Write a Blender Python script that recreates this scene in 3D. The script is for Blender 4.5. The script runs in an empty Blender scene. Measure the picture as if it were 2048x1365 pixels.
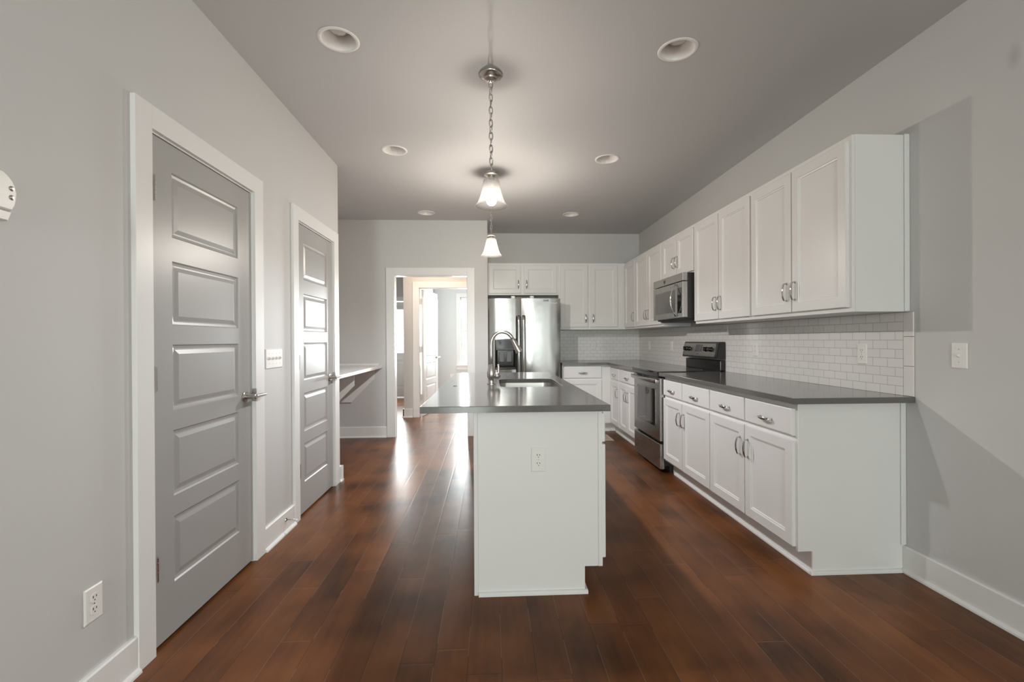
import bpy, bmesh, math, random
from mathutils import Vector, Matrix
random.seed(4)
S = bpy.context.scene
COL = S.collection
PI = math.pi

# ------------------------------------------------------------------ camera
F_PX, YAW, PITCH, ROLL, CAM_H = 925.02, 0.0471, -0.0026, -0.0057, 1.216
cy, sy, cp, sp = math.cos(YAW), math.sin(YAW), math.cos(PITCH), math.sin(PITCH)
fwd = Vector((sy*cp, cy*cp, sp)); rgt = Vector((cy, -sy, 0)); up = rgt.cross(fwd)
cr, sr = math.cos(ROLL), math.sin(ROLL)
r2 = rgt*cr + up*sr; u2 = up*cr - rgt*sr
cam_d = bpy.data.cameras.new('camera'); cam = bpy.data.objects.new('camera', cam_d); COL.objects.link(cam)
cam.matrix_world = Matrix(((r2.x, u2.x, -fwd.x, 0), (r2.y, u2.y, -fwd.y, 0), (r2.z, u2.z, -fwd.z, CAM_H), (0, 0, 0, 1)))
cam_d.sensor_width = 36; cam_d.sensor_fit = 'HORIZONTAL'; cam_d.lens = F_PX/2048*36
cam_d.clip_start = .05; cam_d.clip_end = 100
S.camera = cam

# ------------------------------------------------------------------ world, lights, exposure
W = bpy.data.worlds.new('sky'); S.world = W; W.use_nodes = True
bg = W.node_tree.nodes['Background']; bg.inputs['Color'].default_value = (.93, 1, .97, 1); bg.inputs['Strength'].default_value = 2.2
vs = S.view_settings
vs.view_transform = 'Standard'; vs.look = 'None'; vs.gamma = 1; vs.use_curve_mapping = False
vs.exposure = 0.17
S.cycles.max_bounces = 10; S.cycles.diffuse_bounces = 6; S.cycles.glossy_bounces = 5; S.cycles.transmission_bounces = 6
S.cycles.sample_clamp_indirect = 2.5; S.cycles.caustics_reflective = False; S.cycles.caustics_refractive = False
S.cycles.use_denoising = True; S.cycles.use_adaptive_sampling = False

def area(name, loc, rot, sx, sy_, power, color):
    l = bpy.data.lights.new(name, 'AREA'); l.shape = 'RECTANGLE'; l.size = sx; l.size_y = sy_; l.energy = power; l.color = color
    o = bpy.data.objects.new(name, l); COL.objects.link(o); o.location = loc; o.rotation_euler = rot
    return o
DAY = (.88, 1, .955)
for x, w_, p_ in ((-.60, 1.10, 235), (.40, .42, 6), (1.78, .54, 8)):     # daylight at the three glazed doors behind the camera
    area('daylight_rear', (x, -7.86, 1.28), (PI/2+.20, 0, 0), w_, 2.2, p_, DAY)
for y in (-5.75, -3.95):                             # added bounce fill at two invented openings, left of and behind the camera
    area('fill_side', (-1.62, y, 1.30), (PI/2+.22, 0, -math.radians(110)), 1.45, 2.1, 80, DAY)
area('fill_right', (2.50, -1.25, 1.40), (PI/2+.10, 0, PI/2), 1.45, 1.75, 40, (1, .965, .915))   # added fill for the near left wall, unseen, right of and behind the camera
area('daylight_bedroom', (-.2, 10.62, 1.45), (-PI/2, 0, 0), 1.0, 1.5, 310, (.95, 1, 1))
area('daylight_hall_door', (-2.06, 10.1, 1.45), (-PI/2, 0, 0), .6, .95, 120, (.95, 1, 1))
BULB_W, BULB_FAR_W = 28.0, 88.0     # watts of light from the nearer and the farther pendant's bulb
HALL_LAMP = 62.0

# ------------------------------------------------------------------ materials
MATS = {}
def mat(name, color, rough=.5, metal=0, spec=.5, coat=0, emit=None, estr=0):
    m = bpy.data.materials.new(name); m.use_nodes = True
    b = m.node_tree.nodes['Principled BSDF']
    b.inputs['Base Color'].default_value = (*color, 1); b.inputs['Roughness'].default_value = rough
    b.inputs['Metallic'].default_value = metal; b.inputs['Specular IOR Level'].default_value = spec
    b.inputs['Coat Weight'].default_value = coat
    if emit: b.inputs['Emission Color'].default_value = (*emit, 1); b.inputs['Emission Strength'].default_value = estr
    MATS[name] = m
    return m
class NT:
    def __init__(s, m): s.t = m.node_tree; s.b = s.t.nodes['Principled BSDF']
    def n(s, typ, **kw):
        x = s.t.nodes.new(typ)
        for k, v in kw.items(): setattr(x, k, v)
        return x
    def l(s, a, b): s.t.links.new(a, b)
    def math(s, op, a, b=None, c=None):
        x = s.n('ShaderNodeMath', operation=op)
        for i, v in enumerate((a, b, c)):
            if v is None: continue
            if isinstance(v, (int, float)): x.inputs[i].default_value = v
            else: s.l(v, x.inputs[i])
        return x.outputs[0]
    def noise(s, vec, scale, detail=3, rough=.5):
        x = s.n('ShaderNodeTexNoise'); x.inputs['Scale'].default_value = scale; x.inputs['Detail'].default_value = detail; x.inputs['Roughness'].default_value = rough
        if vec is not None: s.l(vec, x.inputs['Vector'])
        return x.outputs['Fac']
    def bump(s, h, strength, dist):
        x = s.n('ShaderNodeBump'); x.inputs['Strength'].default_value = strength; x.inputs['Distance'].default_value = dist
        s.l(h, x.inputs['Height']); s.l(x.outputs[0], s.b.inputs['Normal']); return x
    def ramp(s, fac, stops):
        x = s.n('ShaderNodeValToRGB'); s.l(fac, x.inputs[0]); e = x.color_ramp.elements
        while len(e) < len(stops): e.new(.5)
        for q, (p, c) in zip(e, stops): q.position = p; q.color = (*c, 1)
        return x.outputs[0]
    def mix(s, fac, a, b, mode='MIX'):
        x = s.n('ShaderNodeMix', data_type='RGBA', blend_type=mode)
        for i, v in ((0, fac), (6, a), (7, b)):
            if isinstance(v, (int, float)): x.inputs[i].default_value = v
            elif isinstance(v, tuple): x.inputs[i].default_value = (*v, 1)
            else: s.l(v, x.inputs[i])
        return x.outputs[2]
    def pos(s): return s.n('ShaderNodeNewGeometry').outputs['Position']

def paint(name, color, rough, var=.03, bump=.05, scale=60):
    m = mat(name, color, rough); t = NT(m); p = t.pos()
    f = t.noise(p, 1.3, 3)
    c = t.mix(f, tuple(v*(1-var) for v in color), tuple(min(1, v*(1+var)) for v in color)); t.l(c, t.b.inputs['Base Color'])
    t.bump(t.noise(p, scale, 4), bump, .002)
    return m
WALL = paint('wall_paint', (.590, .582, .574), .55, .02, .08, 220)
CEIL = paint('ceiling_paint', (.545, .54, .541), .6, .015, .06, 180)
TRIM = paint('trim_white', (.79, .782, .772), .32, .02, .03, 40)
DOORP = paint('door_grey_paint', (.375, .368, .362), .33, .03, .06, 90)
CAB = paint('cabinet_white', (.79, .78, .77), .35, .015, .02, 50)
PLATE = mat('plastic_white', (.82, .80, .77), .3)
SLOT = mat('slot_dark', (.04, .035, .03), .5)
CHROME = mat('chrome', (.62, .61, .60), .12, 1)
NICKEL = mat('brushed_nickel', (.52, .49, .46), .28, 1)
BLACK = mat('black_enamel', (.012, .011, .011), .18)
BLACKM = mat('black_matte', (.015, .014, .014), .45)
GLASSBLK = mat('black_glass', (.012, .012, .013), .05, coat=.3)
DISPLAY = mat('display_glass', (.05, .05, .055), .06)
DARKSTEEL = mat('fridge_side_grey', (.12, .115, .11), .4)
VENTM = mat('register_tan', (.50, .38, .31), .45)
LOGO_D = mat('logo_dark', (.03, .03, .03), .35)
LOGO_W = mat('logo_white', (.85, .85, .85), .35)

def steel(name, color, rough, wav, axis):
    m = mat(name, color, rough, 1); t = NT(m); p = t.pos()
    mp = t.n('ShaderNodeMapping'); t.l(p, mp.inputs[0]); mp.inputs['Scale'].default_value = axis
    g = t.noise(mp.outputs[0], 1.0, 2)
    r = t.math('MULTIPLY_ADD', g, .025, rough-.0125); t.l(r, t.b.inputs['Roughness'])
    w = t.noise(p, 3.2, 2); t.bump(w, wav, .02)
    return m
STEEL = steel('stainless_steel', (.40, .385, .37), .27, .012, (8, 8, 700))
FRIDGE = steel('fridge_steel', (.45, .445, .435), .17, .16, (8, 8, 600))
SINKM = steel('sink_steel', (.50, .485, .465), .30, .03, (40, 40, 40))

# counter quartz
QUARTZ = mat('grey_quartz', (.125, .12, .115), .12, spec=.68); t = NT(QUARTZ); p = t.pos()
v = t.noise(p, 420, 2); t.l(t.ramp(v, [(.3, (.098, .094, .09)), (.7, (.150, .145, .138))]), t.b.inputs['Base Color'])

# wood planks along Y
WOOD = mat('dark_hardwood', (.08, .04, .025), .3); t = NT(WOOD); p = t.pos()
sx = t.n('ShaderNodeSeparateXYZ'); t.l(p, sx.inputs[0]); X, Y = sx.outputs[0], sx.outputs[1]
PW, PL = .127, 1.15
xr = t.math('DIVIDE', t.math('ADD', X, 20.03), PW); ix = t.math('FLOOR', xr); fx = t.math('FRACT', xr)
wn = t.n('ShaderNodeTexWhiteNoise', noise_dimensions='1D'); t.l(ix, wn.inputs['W'])
yr = t.math('ADD', t.math('DIVIDE', t.math('ADD', Y, 20), PL), t.math('MULTIPLY', wn.outputs[0], 7.3)); iy = t.math('FLOOR', yr); fy = t.math('FRACT', yr)
cb = t.n('ShaderNodeCombineXYZ'); t.l(ix, cb.inputs[0]); t.l(iy, cb.inputs[1])
wn2 = t.n('ShaderNodeTexWhiteNoise', noise_dimensions='3D'); t.l(cb.outputs[0], wn2.inputs['Vector'])
rnd = wn2.outputs['Value']
mp = t.n('ShaderNodeMapping'); mp.inputs['Scale'].default_value = (26, 2.0, 1); t.l(p, mp.inputs[0])
off = t.n('ShaderNodeVectorMath', operation='MULTIPLY_ADD'); t.l(cb.outputs[0], off.inputs[0]); off.inputs[1].default_value = (3.7, 5.1, 1); t.l(mp.outputs[0], off.inputs[2])
grain = t.noise(off.outputs[0], 1.0, 5, .6)
mp2 = t.n('ShaderNodeMapping'); mp2.inputs['Scale'].default_value = (5, 2.6, 1); t.l(p, mp2.inputs[0])
off2 = t.n('ShaderNodeVectorMath', operation='MULTIPLY_ADD'); t.l(cb.outputs[0], off2.inputs[0]); off2.inputs[1].default_value = (1.7, 2.1, 1); t.l(mp2.outputs[0], off2.inputs[2])
blot = t.noise(off2.outputs[0], 1.0, 3, .55)
blot2 = t.noise(p, 2.1, 2, .5)
fac = t.math('ADD', t.math('MULTIPLY', rnd, .10), t.math('ADD', t.math('MULTIPLY', grain, .22), t.math('ADD', t.math('MULTIPLY', blot, .34), t.math('MULTIPLY', blot2, .66))))
colr = t.ramp(fac, [(.37, (.017, .0068, .0032)), (.50, (.060, .021, .0066)), (.66, (.138, .048, .0145)), (.84, (.21, .078, .025))])
ex = t.math('MINIMUM', fx, t.math('SUBTRACT', 1, fx)); ey = t.math('MULTIPLY', t.math('MINIMUM', fy, t.math('SUBTRACT', 1, fy)), PL/PW)
edge = t.math('MINIMUM', ex, ey)
gap = t.math('LESS_THAN', edge, .007)
gap_glint = t.math('MULTIPLY', gap, t.math('GREATER_THAN', t.noise(p, 2.5, 2), .47))
colr = t.mix(t.math('MULTIPLY', gap, .75), colr, (.008, .005, .004))
colr = t.mix(t.math('MULTIPLY', gap_glint, .55), colr, (.32, .22, .16))  # pale colour painted on some gaps stands in for glints off plank edges
# dust specks
vo = t.n('ShaderNodeTexVoronoi'); vo.inputs['Scale'].default_value = 9; t.l(p, vo.inputs['Vector'])
speck = t.math('MULTIPLY', t.math('LESS_THAN', vo.outputs['Distance'], .014), t.math('GREATER_THAN', t.noise(p, 1.1, 1), .56))
colr = t.mix(t.math('MULTIPLY', speck, .4), colr, (.45, .38, .30))
t.l(colr, t.b.inputs['Base Color'])
mp3 = t.n('ShaderNodeMapping'); mp3.inputs['Scale'].default_value = (90, 14, 1); t.l(p, mp3.inputs[0])
fine = t.noise(mp3.outputs[0], 1, 3)
cup = t.math('MULTIPLY', t.math('MINIMUM', edge, .06), 6)
h = t.math('ADD', cup, t.math('ADD', t.math('MULTIPLY', fine, .22), t.math('MULTIPLY', rnd, .2)))
t.bump(h, .09, .01)
t.l(t.math('MULTIPLY_ADD', t.noise(p, 7, 3), .07, .28), t.b.inputs['Roughness'])
t.b.inputs['Specular IOR Level'].default_value = .18

# subway tile: u along the wall, v up; offset bond
def tile_mat(name, axis, u0, v0, tw, th, plain=False):
    m = mat(name, (.74, .72, .70), .12); t = NT(m); p = t.pos()
    sx = t.n('ShaderNodeSeparateXYZ'); t.l(p, sx.inputs[0])
    cb = t.n('ShaderNodeCombineXYZ'); t.l(t.math('SUBTRACT', sx.outputs[axis], u0), cb.inputs[0]); t.l(t.math('SUBTRACT', sx.outputs[2], v0), cb.inputs[1])
    br = t.n('ShaderNodeTexBrick'); t.l(cb.outputs[0], br.inputs['Vector']); br.offset = .5; br.offset_frequency = 2
    br.inputs['Scale'].default_value = 1; br.inputs['Brick Width'].default_value = tw; br.inputs['Row Height'].default_value = th
    br.inputs['Mortar Size'].default_value = .0011; br.inputs['Mortar Smooth'].default_value = .1; br.inputs['Bias'].default_value = 0
    br.inputs['Color1'].default_value = (.76, .735, .715, 1); br.inputs['Color2'].default_value = (.73, .71, .69, 1); br.inputs['Mortar'].default_value = (.31, .295, .285, 1)
    t.l(br.outputs['Color'], t.b.inputs['Base Color'])
    h = t.math('ADD', t.math('MULTIPLY', br.outputs['Fac'], -1), t.math('MULTIPLY', t.noise(p, 14, 2), .5))
    t.bump(h, .25, .002)
    t.l(t.math('MULTIPLY_ADD', br.outputs['Fac'], .5, .12), t.b.inputs['Roughness'])
    return m
TH = .0481
TILE_R = tile_mat('subway_tile_side', 1, 2.306, .914, .0956, TH)
TILE_B = tile_mat('subway_tile_back', 0, 2.152, .914, .0956, TH)
TILE_T = mat('tile_trim', (.75, .73, .71), .14)

# frosted glass lampshade
SHADE = bpy.data.materials.new('frosted_shade'); SHADE.use_nodes = True
nt = SHADE.node_tree; nt.nodes.clear()
out = nt.nodes.new('ShaderNodeOutputMaterial'); tr = nt.nodes.new('ShaderNodeBsdfTranslucent'); tp = nt.nodes.new('ShaderNodeBsdfTransparent')
df = nt.nodes.new('ShaderNodeBsdfDiffuse'); m1 = nt.nodes.new('ShaderNodeMixShader'); m2 = nt.nodes.new('ShaderNodeMixShader')
tr.inputs[0].default_value = (.028, .0268, .0255, 1); df.inputs[0].default_value = (.028, .0268, .0255, 1); tp.inputs[0].default_value = (1, .96, .9, 1)
m1.inputs[0].default_value = .25; m2.inputs[0].default_value = .60
nt.links.new(tr.outputs[0], m1.inputs[1]); nt.links.new(df.outputs[0], m1.inputs[2]); nt.links.new(m1.outputs[0], m2.inputs[1]); nt.links.new(tp.outputs[0], m2.inputs[2]); nt.links.new(m2.outputs[0], out.inputs[0])
BULBM = bpy.data.materials.new('lit_bulb'); BULBM.use_nodes = True      # glowing bulb glass, clear enough to let its filament's light out
nt = BULBM.node_tree; nt.nodes.clear()
out = nt.nodes.new('ShaderNodeOutputMaterial'); em_ = nt.nodes.new('ShaderNodeEmission'); tp = nt.nodes.new('ShaderNodeBsdfTransparent'); m1 = nt.nodes.new('ShaderNodeMixShader')
em_.inputs[0].default_value = (1, .95, .86, 1); em_.inputs[1].default_value = 60; m1.inputs[0].default_value = .85
nt.links.new(em_.outputs[0], m1.inputs[1]); nt.links.new(tp.outputs[0], m1.inputs[2]); nt.links.new(m1.outputs[0], out.inputs[0])
BULBM.cycles.emission_sampling = 'NONE'
HALLM = mat('hall_lamp_glass', (1, .95, .85), .4, emit=(1, .80, .62), estr=HALL_LAMP)
CANB = mat('unlit_flood_bulb', (.62, .60, .57), .22)
CANW = mat('can_white', (.80, .78, .76), .35)
WIN = mat('window_glass', (1, 1, 1), 0.0); t = NT(WIN)
lw = t.n('ShaderNodeBsdfTransparent'); gl = t.n('ShaderNodeBsdfGlossy'); gl.inputs['Roughness'].default_value = .02; mx = t.n('ShaderNodeMixShader'); mx.inputs[0].default_value = .06
t.l(lw.outputs[0], mx.inputs[1]); t.l(gl.outputs[0], mx.inputs[2]); t.l(mx.outputs[0], t.t.nodes['Material Output'].inputs[0])
OVENW = mat('oven_window_glass', (.02, .017, .015), .04, coat=.4)
BLIND = mat('blind_white', (.85, .86, .86), .5)

# right wall paint carries a small oval smudge near the ceiling
WALLR = paint('wall_paint_side', (.590, .582, .574), .55, .02, .08, 220); t = NT(WALLR); p = t.pos()
vm = t.n('ShaderNodeVectorMath', operation='SUBTRACT'); t.l(p, vm.inputs[0]); vm.inputs[1].default_value = (2.15, 1.80, 2.368)
vm2 = t.n('ShaderNodeVectorMath', operation='MULTIPLY'); t.l(vm.outputs[0], vm2.inputs[0]); vm2.inputs[1].default_value = (0, 70, 34)
ln = t.n('ShaderNodeVectorMath', operation='LENGTH'); t.l(vm2.outputs[0], ln.inputs[0])
sm = t.n('ShaderNodeMapRange'); t.l(ln.outputs['Value'], sm.inputs[0]); sm.inputs[1].default_value = .5; sm.inputs[2].default_value = 2.2; sm.inputs[3].default_value = .3; sm.inputs[4].default_value = 0
old = t.b.inputs['Base Color'].links[0].from_socket
t.l(t.mix(sm.outputs[0], old, (.25, .24, .23)), t.b.inputs['Base Color'])

# ------------------------------------------------------------------ geometry helpers
def link(name, bm, m, parent=None, smooth=False, origin=(0, 0, 0), angle=None):
    """bm in world coordinates -> object; vertices are stored relative to origin (the thing's base)"""
    bmesh.ops.recalc_face_normals(bm, faces=bm.faces[:])
    o_ = Vector(origin)
    for v in bm.verts: v.co -= o_
    me = bpy.data.meshes.new(name); bm.to_mesh(me); bm.free()
    ms = m if isinstance(m, (list, tuple)) else [m]
    for q in ms: me.materials.append(q)
    if smooth or angle:
        for f in me.polygons: f.use_smooth = True
        if angle: me.set_sharp_from_angle(angle=math.radians(angle))
    o = bpy.data.objects.new(name, me); COL.objects.link(o)
    if parent: o.parent = parent
    else: o.location = o_
    return o
class Thing:
    def __init__(s, name, label, cat, loc, group=None, kind=None):
        s.e = bpy.data.objects.new(name, None); COL.objects.link(s.e); s.e.empty_display_size = .1
        s.e.location = loc; s.o = Vector(loc); tag(s.e, label, cat, group, kind)
    def part(s, name, bm, m, parent=None, smooth=False, angle=None, label=None):
        o = link(name, bm, m, parent or s.e, smooth, s.o, angle)
        if label: o['label'] = label
        return o
def tag(o, label=None, cat=None, group=None, kind=None):
    if label: o['label'] = label
    if cat: o['category'] = cat
    if group: o['group'] = group
    if kind: o['kind'] = kind
    return o
def struct(name, bm, m, label=None, cat=None, **k):
    return tag(link(name, bm, m, **k), label, cat, None, 'structure')

def merge(dst, src):
    me = bpy.data.meshes.new('_t'); src.to_mesh(me); src.free(); dst.from_mesh(me); bpy.data.meshes.remove(me)
def box(bm, lo, hi, bev=0, seg=2, mi=0):
    t = bmesh.new(); bmesh.ops.create_cube(t, size=1)
    c = [(a+b)/2 for a, b in zip(lo, hi)]; d = [abs(b-a) for a, b in zip(lo, hi)]
    for v in t.verts: v.co = Vector((c[i]+v.co[i]*d[i] for i in range(3)))
    if bev: bmesh.ops.bevel(t, geom=t.edges[:], offset=min(bev, min(d)*.45), segments=seg, profile=.5, affect='EDGES')
    for f in t.faces: f.material_index = mi
    merge(bm, t); return bm
def B(lo, hi, bev=0, seg=2): return box(bmesh.new(), lo, hi, bev, seg)
def frame_of(d):
    d = d.normalized(); a = Vector((0, 0, 1)) if abs(d.z) < .9 else Vector((1, 0, 0))
    u = a.cross(d).normalized(); return u, d.cross(u).normalized()
def tube(bm, pts, rad, n=10, cap=True, flat=None):
    pts = [Vector(p) for p in pts]; rings = []
    if not isinstance(rad, (list, tuple)): rad = [rad]*len(pts)
    d0 = (pts[1]-pts[0]).normalized(); u, w = frame_of(d0); 
    if flat: u = Vector(flat); w = d0.cross(u).normalized()
    for i, p in enumerate(pts):
        d = (pts[min(i+1, len(pts)-1)]-pts[max(i-1, 0)]).normalized()
        q = d0.rotation_difference(d); u = (q @ u).normalized(); w = (q @ w).normalized(); d0 = d
        r = rad[i]; ru, rw = r if isinstance(r, tuple) else (r, r)
        rings.append([bm.verts.new(p+u*ru*math.cos(2*PI*k/n)+w*rw*math.sin(2*PI*k/n)) for k in range(n)])
    for a, b in zip(rings, rings[1:]):
        for k in range(n): bm.faces.new((a[k], a[(k+1) % n], b[(k+1) % n], b[k]))
    if cap: bm.faces.new(rings[0][::-1]); bm.faces.new(rings[-1])
    return bm
def lathe(bm, prof, c, axis=(0, 0, 1), n=32, close=False):
    """prof: (radius, height) along axis from c"""
    ax = Vector(axis).normalized(); u, w = frame_of(ax); c = Vector(c); rings = []
    for r, h in prof:
        if r < 1e-6: rings.append([bm.verts.new(c+ax*h)])
        else: rings.append([bm.verts.new(c+ax*h+(u*math.cos(2*PI*k/n)+w*math.sin(2*PI*k/n))*r) for k in range(n)])
    pr = list(zip(rings, rings[1:]))
    if close: pr.append((rings[-1], rings[0]))
    for a, b in pr:
        for k in range(n):
            k2 = (k+1) % n
            if len(a) == 1 and len(b) == 1: continue
            if len(a) == 1: bm.faces.new((a[0], b[k2], b[k]))
            elif len(b) == 1: bm.faces.new((a[k], a[k2], b[0]))
            else: bm.faces.new((a[k], a[k2], b[k2], b[k]))
    return bm
def prism(bm, poly, f0, f1):
    """poly: list of 2d points; f0,f1 map (a,b)->world for both ends"""
    a = [bm.verts.new(f0(*q)) for q in poly]; b = [bm.verts.new(f1(*q)) for q in poly]
    n = len(poly)
    for i in range(n): bm.faces.new((a[i], a[(i+1) % n], b[(i+1) % n], b[i]))
    bm.faces.new(a[::-1]); bm.faces.new(b); return bm
def prism_y(poly, y0, y1, bm=None): return prism(bm or bmesh.new(), poly, lambda a, b: (a, y0, b), lambda a, b: (a, y1, b))
def prism_x(poly, x0, x1, bm=None): return prism(bm or bmesh.new(), poly, lambda a, b: (x0, a, b), lambda a, b: (x1, a, b))
def rrect(x0, y0, x1, y1, r, n=6):
    pts = []
    for cx, cy_, a0 in ((x1-r, y1-r, 0), (x0+r, y1-r, 90), (x0+r, y0+r, 180), (x1-r, y0+r, 270)):
        for k in range(n+1):
            a = math.radians(a0+90*k/n); pts.append((cx+r*math.cos(a), cy_+r*math.sin(a)))
    return pts
def slab(outer, holes, z0, z1, bottom=True, bev=0):
    bm = bmesh.new(); res = []
    for z in ([z1, z0] if bottom else [z1]):
        loops = []; edges = []
        for lp in [outer]+holes:
            vs = [bm.verts.new((x, y, z)) for x, y in lp]; loops.append(vs)
            edges += [bm.edges.new((vs[i], vs[(i+1) % len(vs)])) for i in range(len(vs))]
        bmesh.ops.triangle_fill(bm, use_beauty=True, use_dissolve=False, edges=edges); res.append(loops)
    if bottom:
        for la, lb in zip(*res):
            n = len(la)
            for i in range(n): bm.faces.new((la[i], la[(i+1) % n], lb[(i+1) % n], lb[i]))
    return bm
def face_frame(O, U, V, N):
    O, U, V, N = Vector(O), Vector(U), Vector(V), Vector(N)
    return lambda a, b, n: O+U*a+V*b+N*n
def loops_panel(bm, P, w, h, seq):
    """nested rectangles: seq of (inset, depth); first is the back, last is filled"""
    rings = []
    for ins, n in seq:
        rings.append([bm.verts.new(P(a, b, n)) for a, b in ((ins, ins), (w-ins, ins), (w-ins, h-ins), (ins, h-ins))])
    for a, b in zip(rings, rings[1:]):
        for k in range(4): bm.faces.new((a[k], a[(k+1) % 4], b[(k+1) % 4], b[k]))
    bm.faces.new(rings[-1]); return rings[0]
def cab_door_bm(O, U, V, N, w, h, fr=.056, T=.019):
    bm = bmesh.new(); P = face_frame(O, U, V, N)
    r0 = loops_panel(bm, P, w, h, [(0, 0), (0, T-.003), (.003, T), (fr, T), (fr+.002, T-.004), (fr+.010, T-.006), (fr+.013, T-.0105)])
    bm.faces.new(r0[::-1]); return bm
def drawer_bm(O, U, V, N, w, h, T=.019):
    bm = bmesh.new(); P = face_frame(O, U, V, N)
    r0 = loops_panel(bm, P, w, h, [(0, 0), (0, T-.005), (.002, T-.002), (.006, T)])
    bm.faces.new(r0[::-1]); return bm
def bow_handle_bm(c, A, N, L=.105):
    """arched pull: c on the surface, A along the pull, N outward"""
    bm = bmesh.new(); c, A, N = Vector(c), Vector(A).normalized(), Vector(N).normalized()
    hl = L/2
    pts = [(-hl, 0), (-hl, .012), (-hl+.003, .020)]; rad = [(.0050, .0048), (.0046, .0042), (.0050, .0042)]
    for k in range(1, 10):
        s = -1+2*k/10; pts.append((hl*s*.96, .020+.010*(1-s*s))); rad.append((.0052+.0036*(1-s*s), .0038))
    pts += [(hl-.003, .020), (hl, .012), (hl, 0)]; rad += [(.0050, .0042), (.0046, .0042), (.0050, .0048)]
    tube(bm, [c+A*a+N*b for a, b in pts], rad, 8, flat=A.cross(N))
    for s in (-1, 1): lathe(bm, [(0, 0), (.0075, 0), (.007, .003), (.0045, .004)], c+A*hl*s, N, 12)
    return bm
def text_bm(txt, size, P, depth=.0006, bold=0.0):
    cu = bpy.data.curves.new('_txt', 'FONT'); cu.body = txt; cu.size = size; cu.align_x = 'CENTER'; cu.align_y = 'CENTER'; cu.extrude = depth; cu.offset = bold
    ob = bpy.data.objects.new('_txt', cu); COL.objects.link(ob)
    dg = bpy.context.evaluated_depsgraph_get(); me = bpy.data.meshes.new_from_object(ob.evaluated_get(dg))
    bm = bmesh.new(); bm.from_mesh(me); bpy.data.meshes.remove(me)
    bpy.data.objects.remove(ob); bpy.data.curves.remove(cu)
    for v in bm.verts: v.co = P(v.co.x, v.co.y, v.co.z)
    return bm
X_, Y_, Z_ = Vector((1, 0, 0)), Vector((0, 1, 0)), Vector((0, 0, 1))

# ------------------------------------------------------------------ key dimensions (metres; camera above the origin)
XL, XR, YB, ZC = -1.3135, 2.1522, 6.584, 2.7324
YOW, WT = 5.8825, .12
NOOK = -1.95; LEND = 4.0784
ZOP, ZCAS = 2.038, 2.130

# ------------------------------------------------------------------ shell
struct('floor', B((-3.2, -7.8, -.1), (3.4, 10.7, 0)), WOOD, 'dark brown hardwood plank floor running away from the camera', 'floor')
LIGHTS = [(-.754, 2.372), (.992, 2.386), (-.754, 3.731), (.992, 3.850), (-.752, 5.545), (.988, 5.566)]
def circ(x, y, r, n=32): return [(x+r*math.cos(2*PI*k/n), y+r*math.sin(2*PI*k/n)) for k in range(n)]
bm = slab([(-3.2, -7.8), (3.4, -7.8), (3.4, 10.7), (-3.2, 10.7)], [circ(x, y, .084) for x, y in LIGHTS], ZC, ZC, bottom=False)
box(bm, (-3.2, -7.8, ZC+.2), (3.4, 10.7, ZC+.25))
for lo, hi in (((-3.2, -7.8), (3.4, -7.75)), ((-3.2, 10.65), (3.4, 10.7)), ((-3.2, -7.8), (-3.15, 10.7)), ((3.35, -7.8), (3.4, 10.7))):
    box(bm, (*lo, ZC), (*hi, ZC+.2))
struct('ceiling', bm, CEIL, 'flat light grey painted ceiling', 'ceiling')

D1 = (1.8505, 2.6185); D2 = (3.2100, 3.9240)      # clear openings of the two closet doors
bm = bmesh.new()
XLB = XL-.125
for y0, y1 in ((-7.7, -6.5), (-5.0, -4.7), (-3.2, D1[0]-.018)): box(bm, (XLB, y0, 0), (XL, y1, ZC))
for y0, y1 in ((-6.5, -5.0), (-4.7, -3.2)): box(bm, (XLB, y0, 0), (XL, y1, .18)); box(bm, (XLB, y0, 2.40), (XL, y1, ZC))  # openings added to let the left fill lights in
box(bm, (XLB, D1[1]+.018, 0), (XL, D2[0]-.018, ZC)); box(bm, (XLB, D2[1]+.018, 0), (XL, LEND, ZC))
box(bm, (XLB, D1[0]-.018, ZOP+.015), (XL, D1[1]+.018, ZC)); box(bm, (XLB, D2[0]-.018, ZOP+.015), (XL, D2[1]+.018, ZC))
box(bm, (NOOK-.1, LEND-.1, 0), (XLB, LEND, ZC)); box(bm, (XLB-.06, .8, 0), (XLB-.04, LEND-.1, ZC)); box(bm, (XLB-.06, .8, 0), (XLB, .82, ZC))
struct('wall_left', bm, WALL, 'warm grey wall on the left holding two panelled doors', 'wall')
struct('wall_nook', B((NOOK-.12, LEND-.1, 0), (NOOK, YOW+.1, ZC)), WALL, 'grey wall at the back of the desk nook', 'wall')
OX0, OX1 = -1.204, -.290
bm = bmesh.new()
box(bm, (NOOK-.12, YOW, 0), (OX0-.018, YOW+WT, ZC)); box(bm, (OX1+.018, YOW, 0), (-.028, YOW+WT, ZC)); box(bm, (OX0-.018, YOW, ZOP+.01), (OX1+.018, YOW+WT, ZC))
box(bm, (-.148, YOW+WT, 0), (-.028, 7.37, ZC))
struct('wall_far_left', bm, WALL, 'grey wall with the cased opening to the hall', 'wall')
struct('wall_back', B((-.028, YB, 0), (XR+.1, YB+.12, ZC)), WALL, 'grey back wall above the corner cabinets', 'wall')
bm = B((XR, -7.7, 0), (XR+.12, -2.0, ZC)); box(bm, (XR, -.5, 0), (XR+.12, YB, ZC)); box(bm, (XR, -2.0, 0), (XR+.12, -.5, .5)); box(bm, (XR, -2.0, 2.3), (XR+.12, -.5, ZC))  # opening behind the camera added for the right fill light
struct('wall_right', bm, WALLR, 'grey wall on the right behind the cabinets', 'wall')
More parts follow.
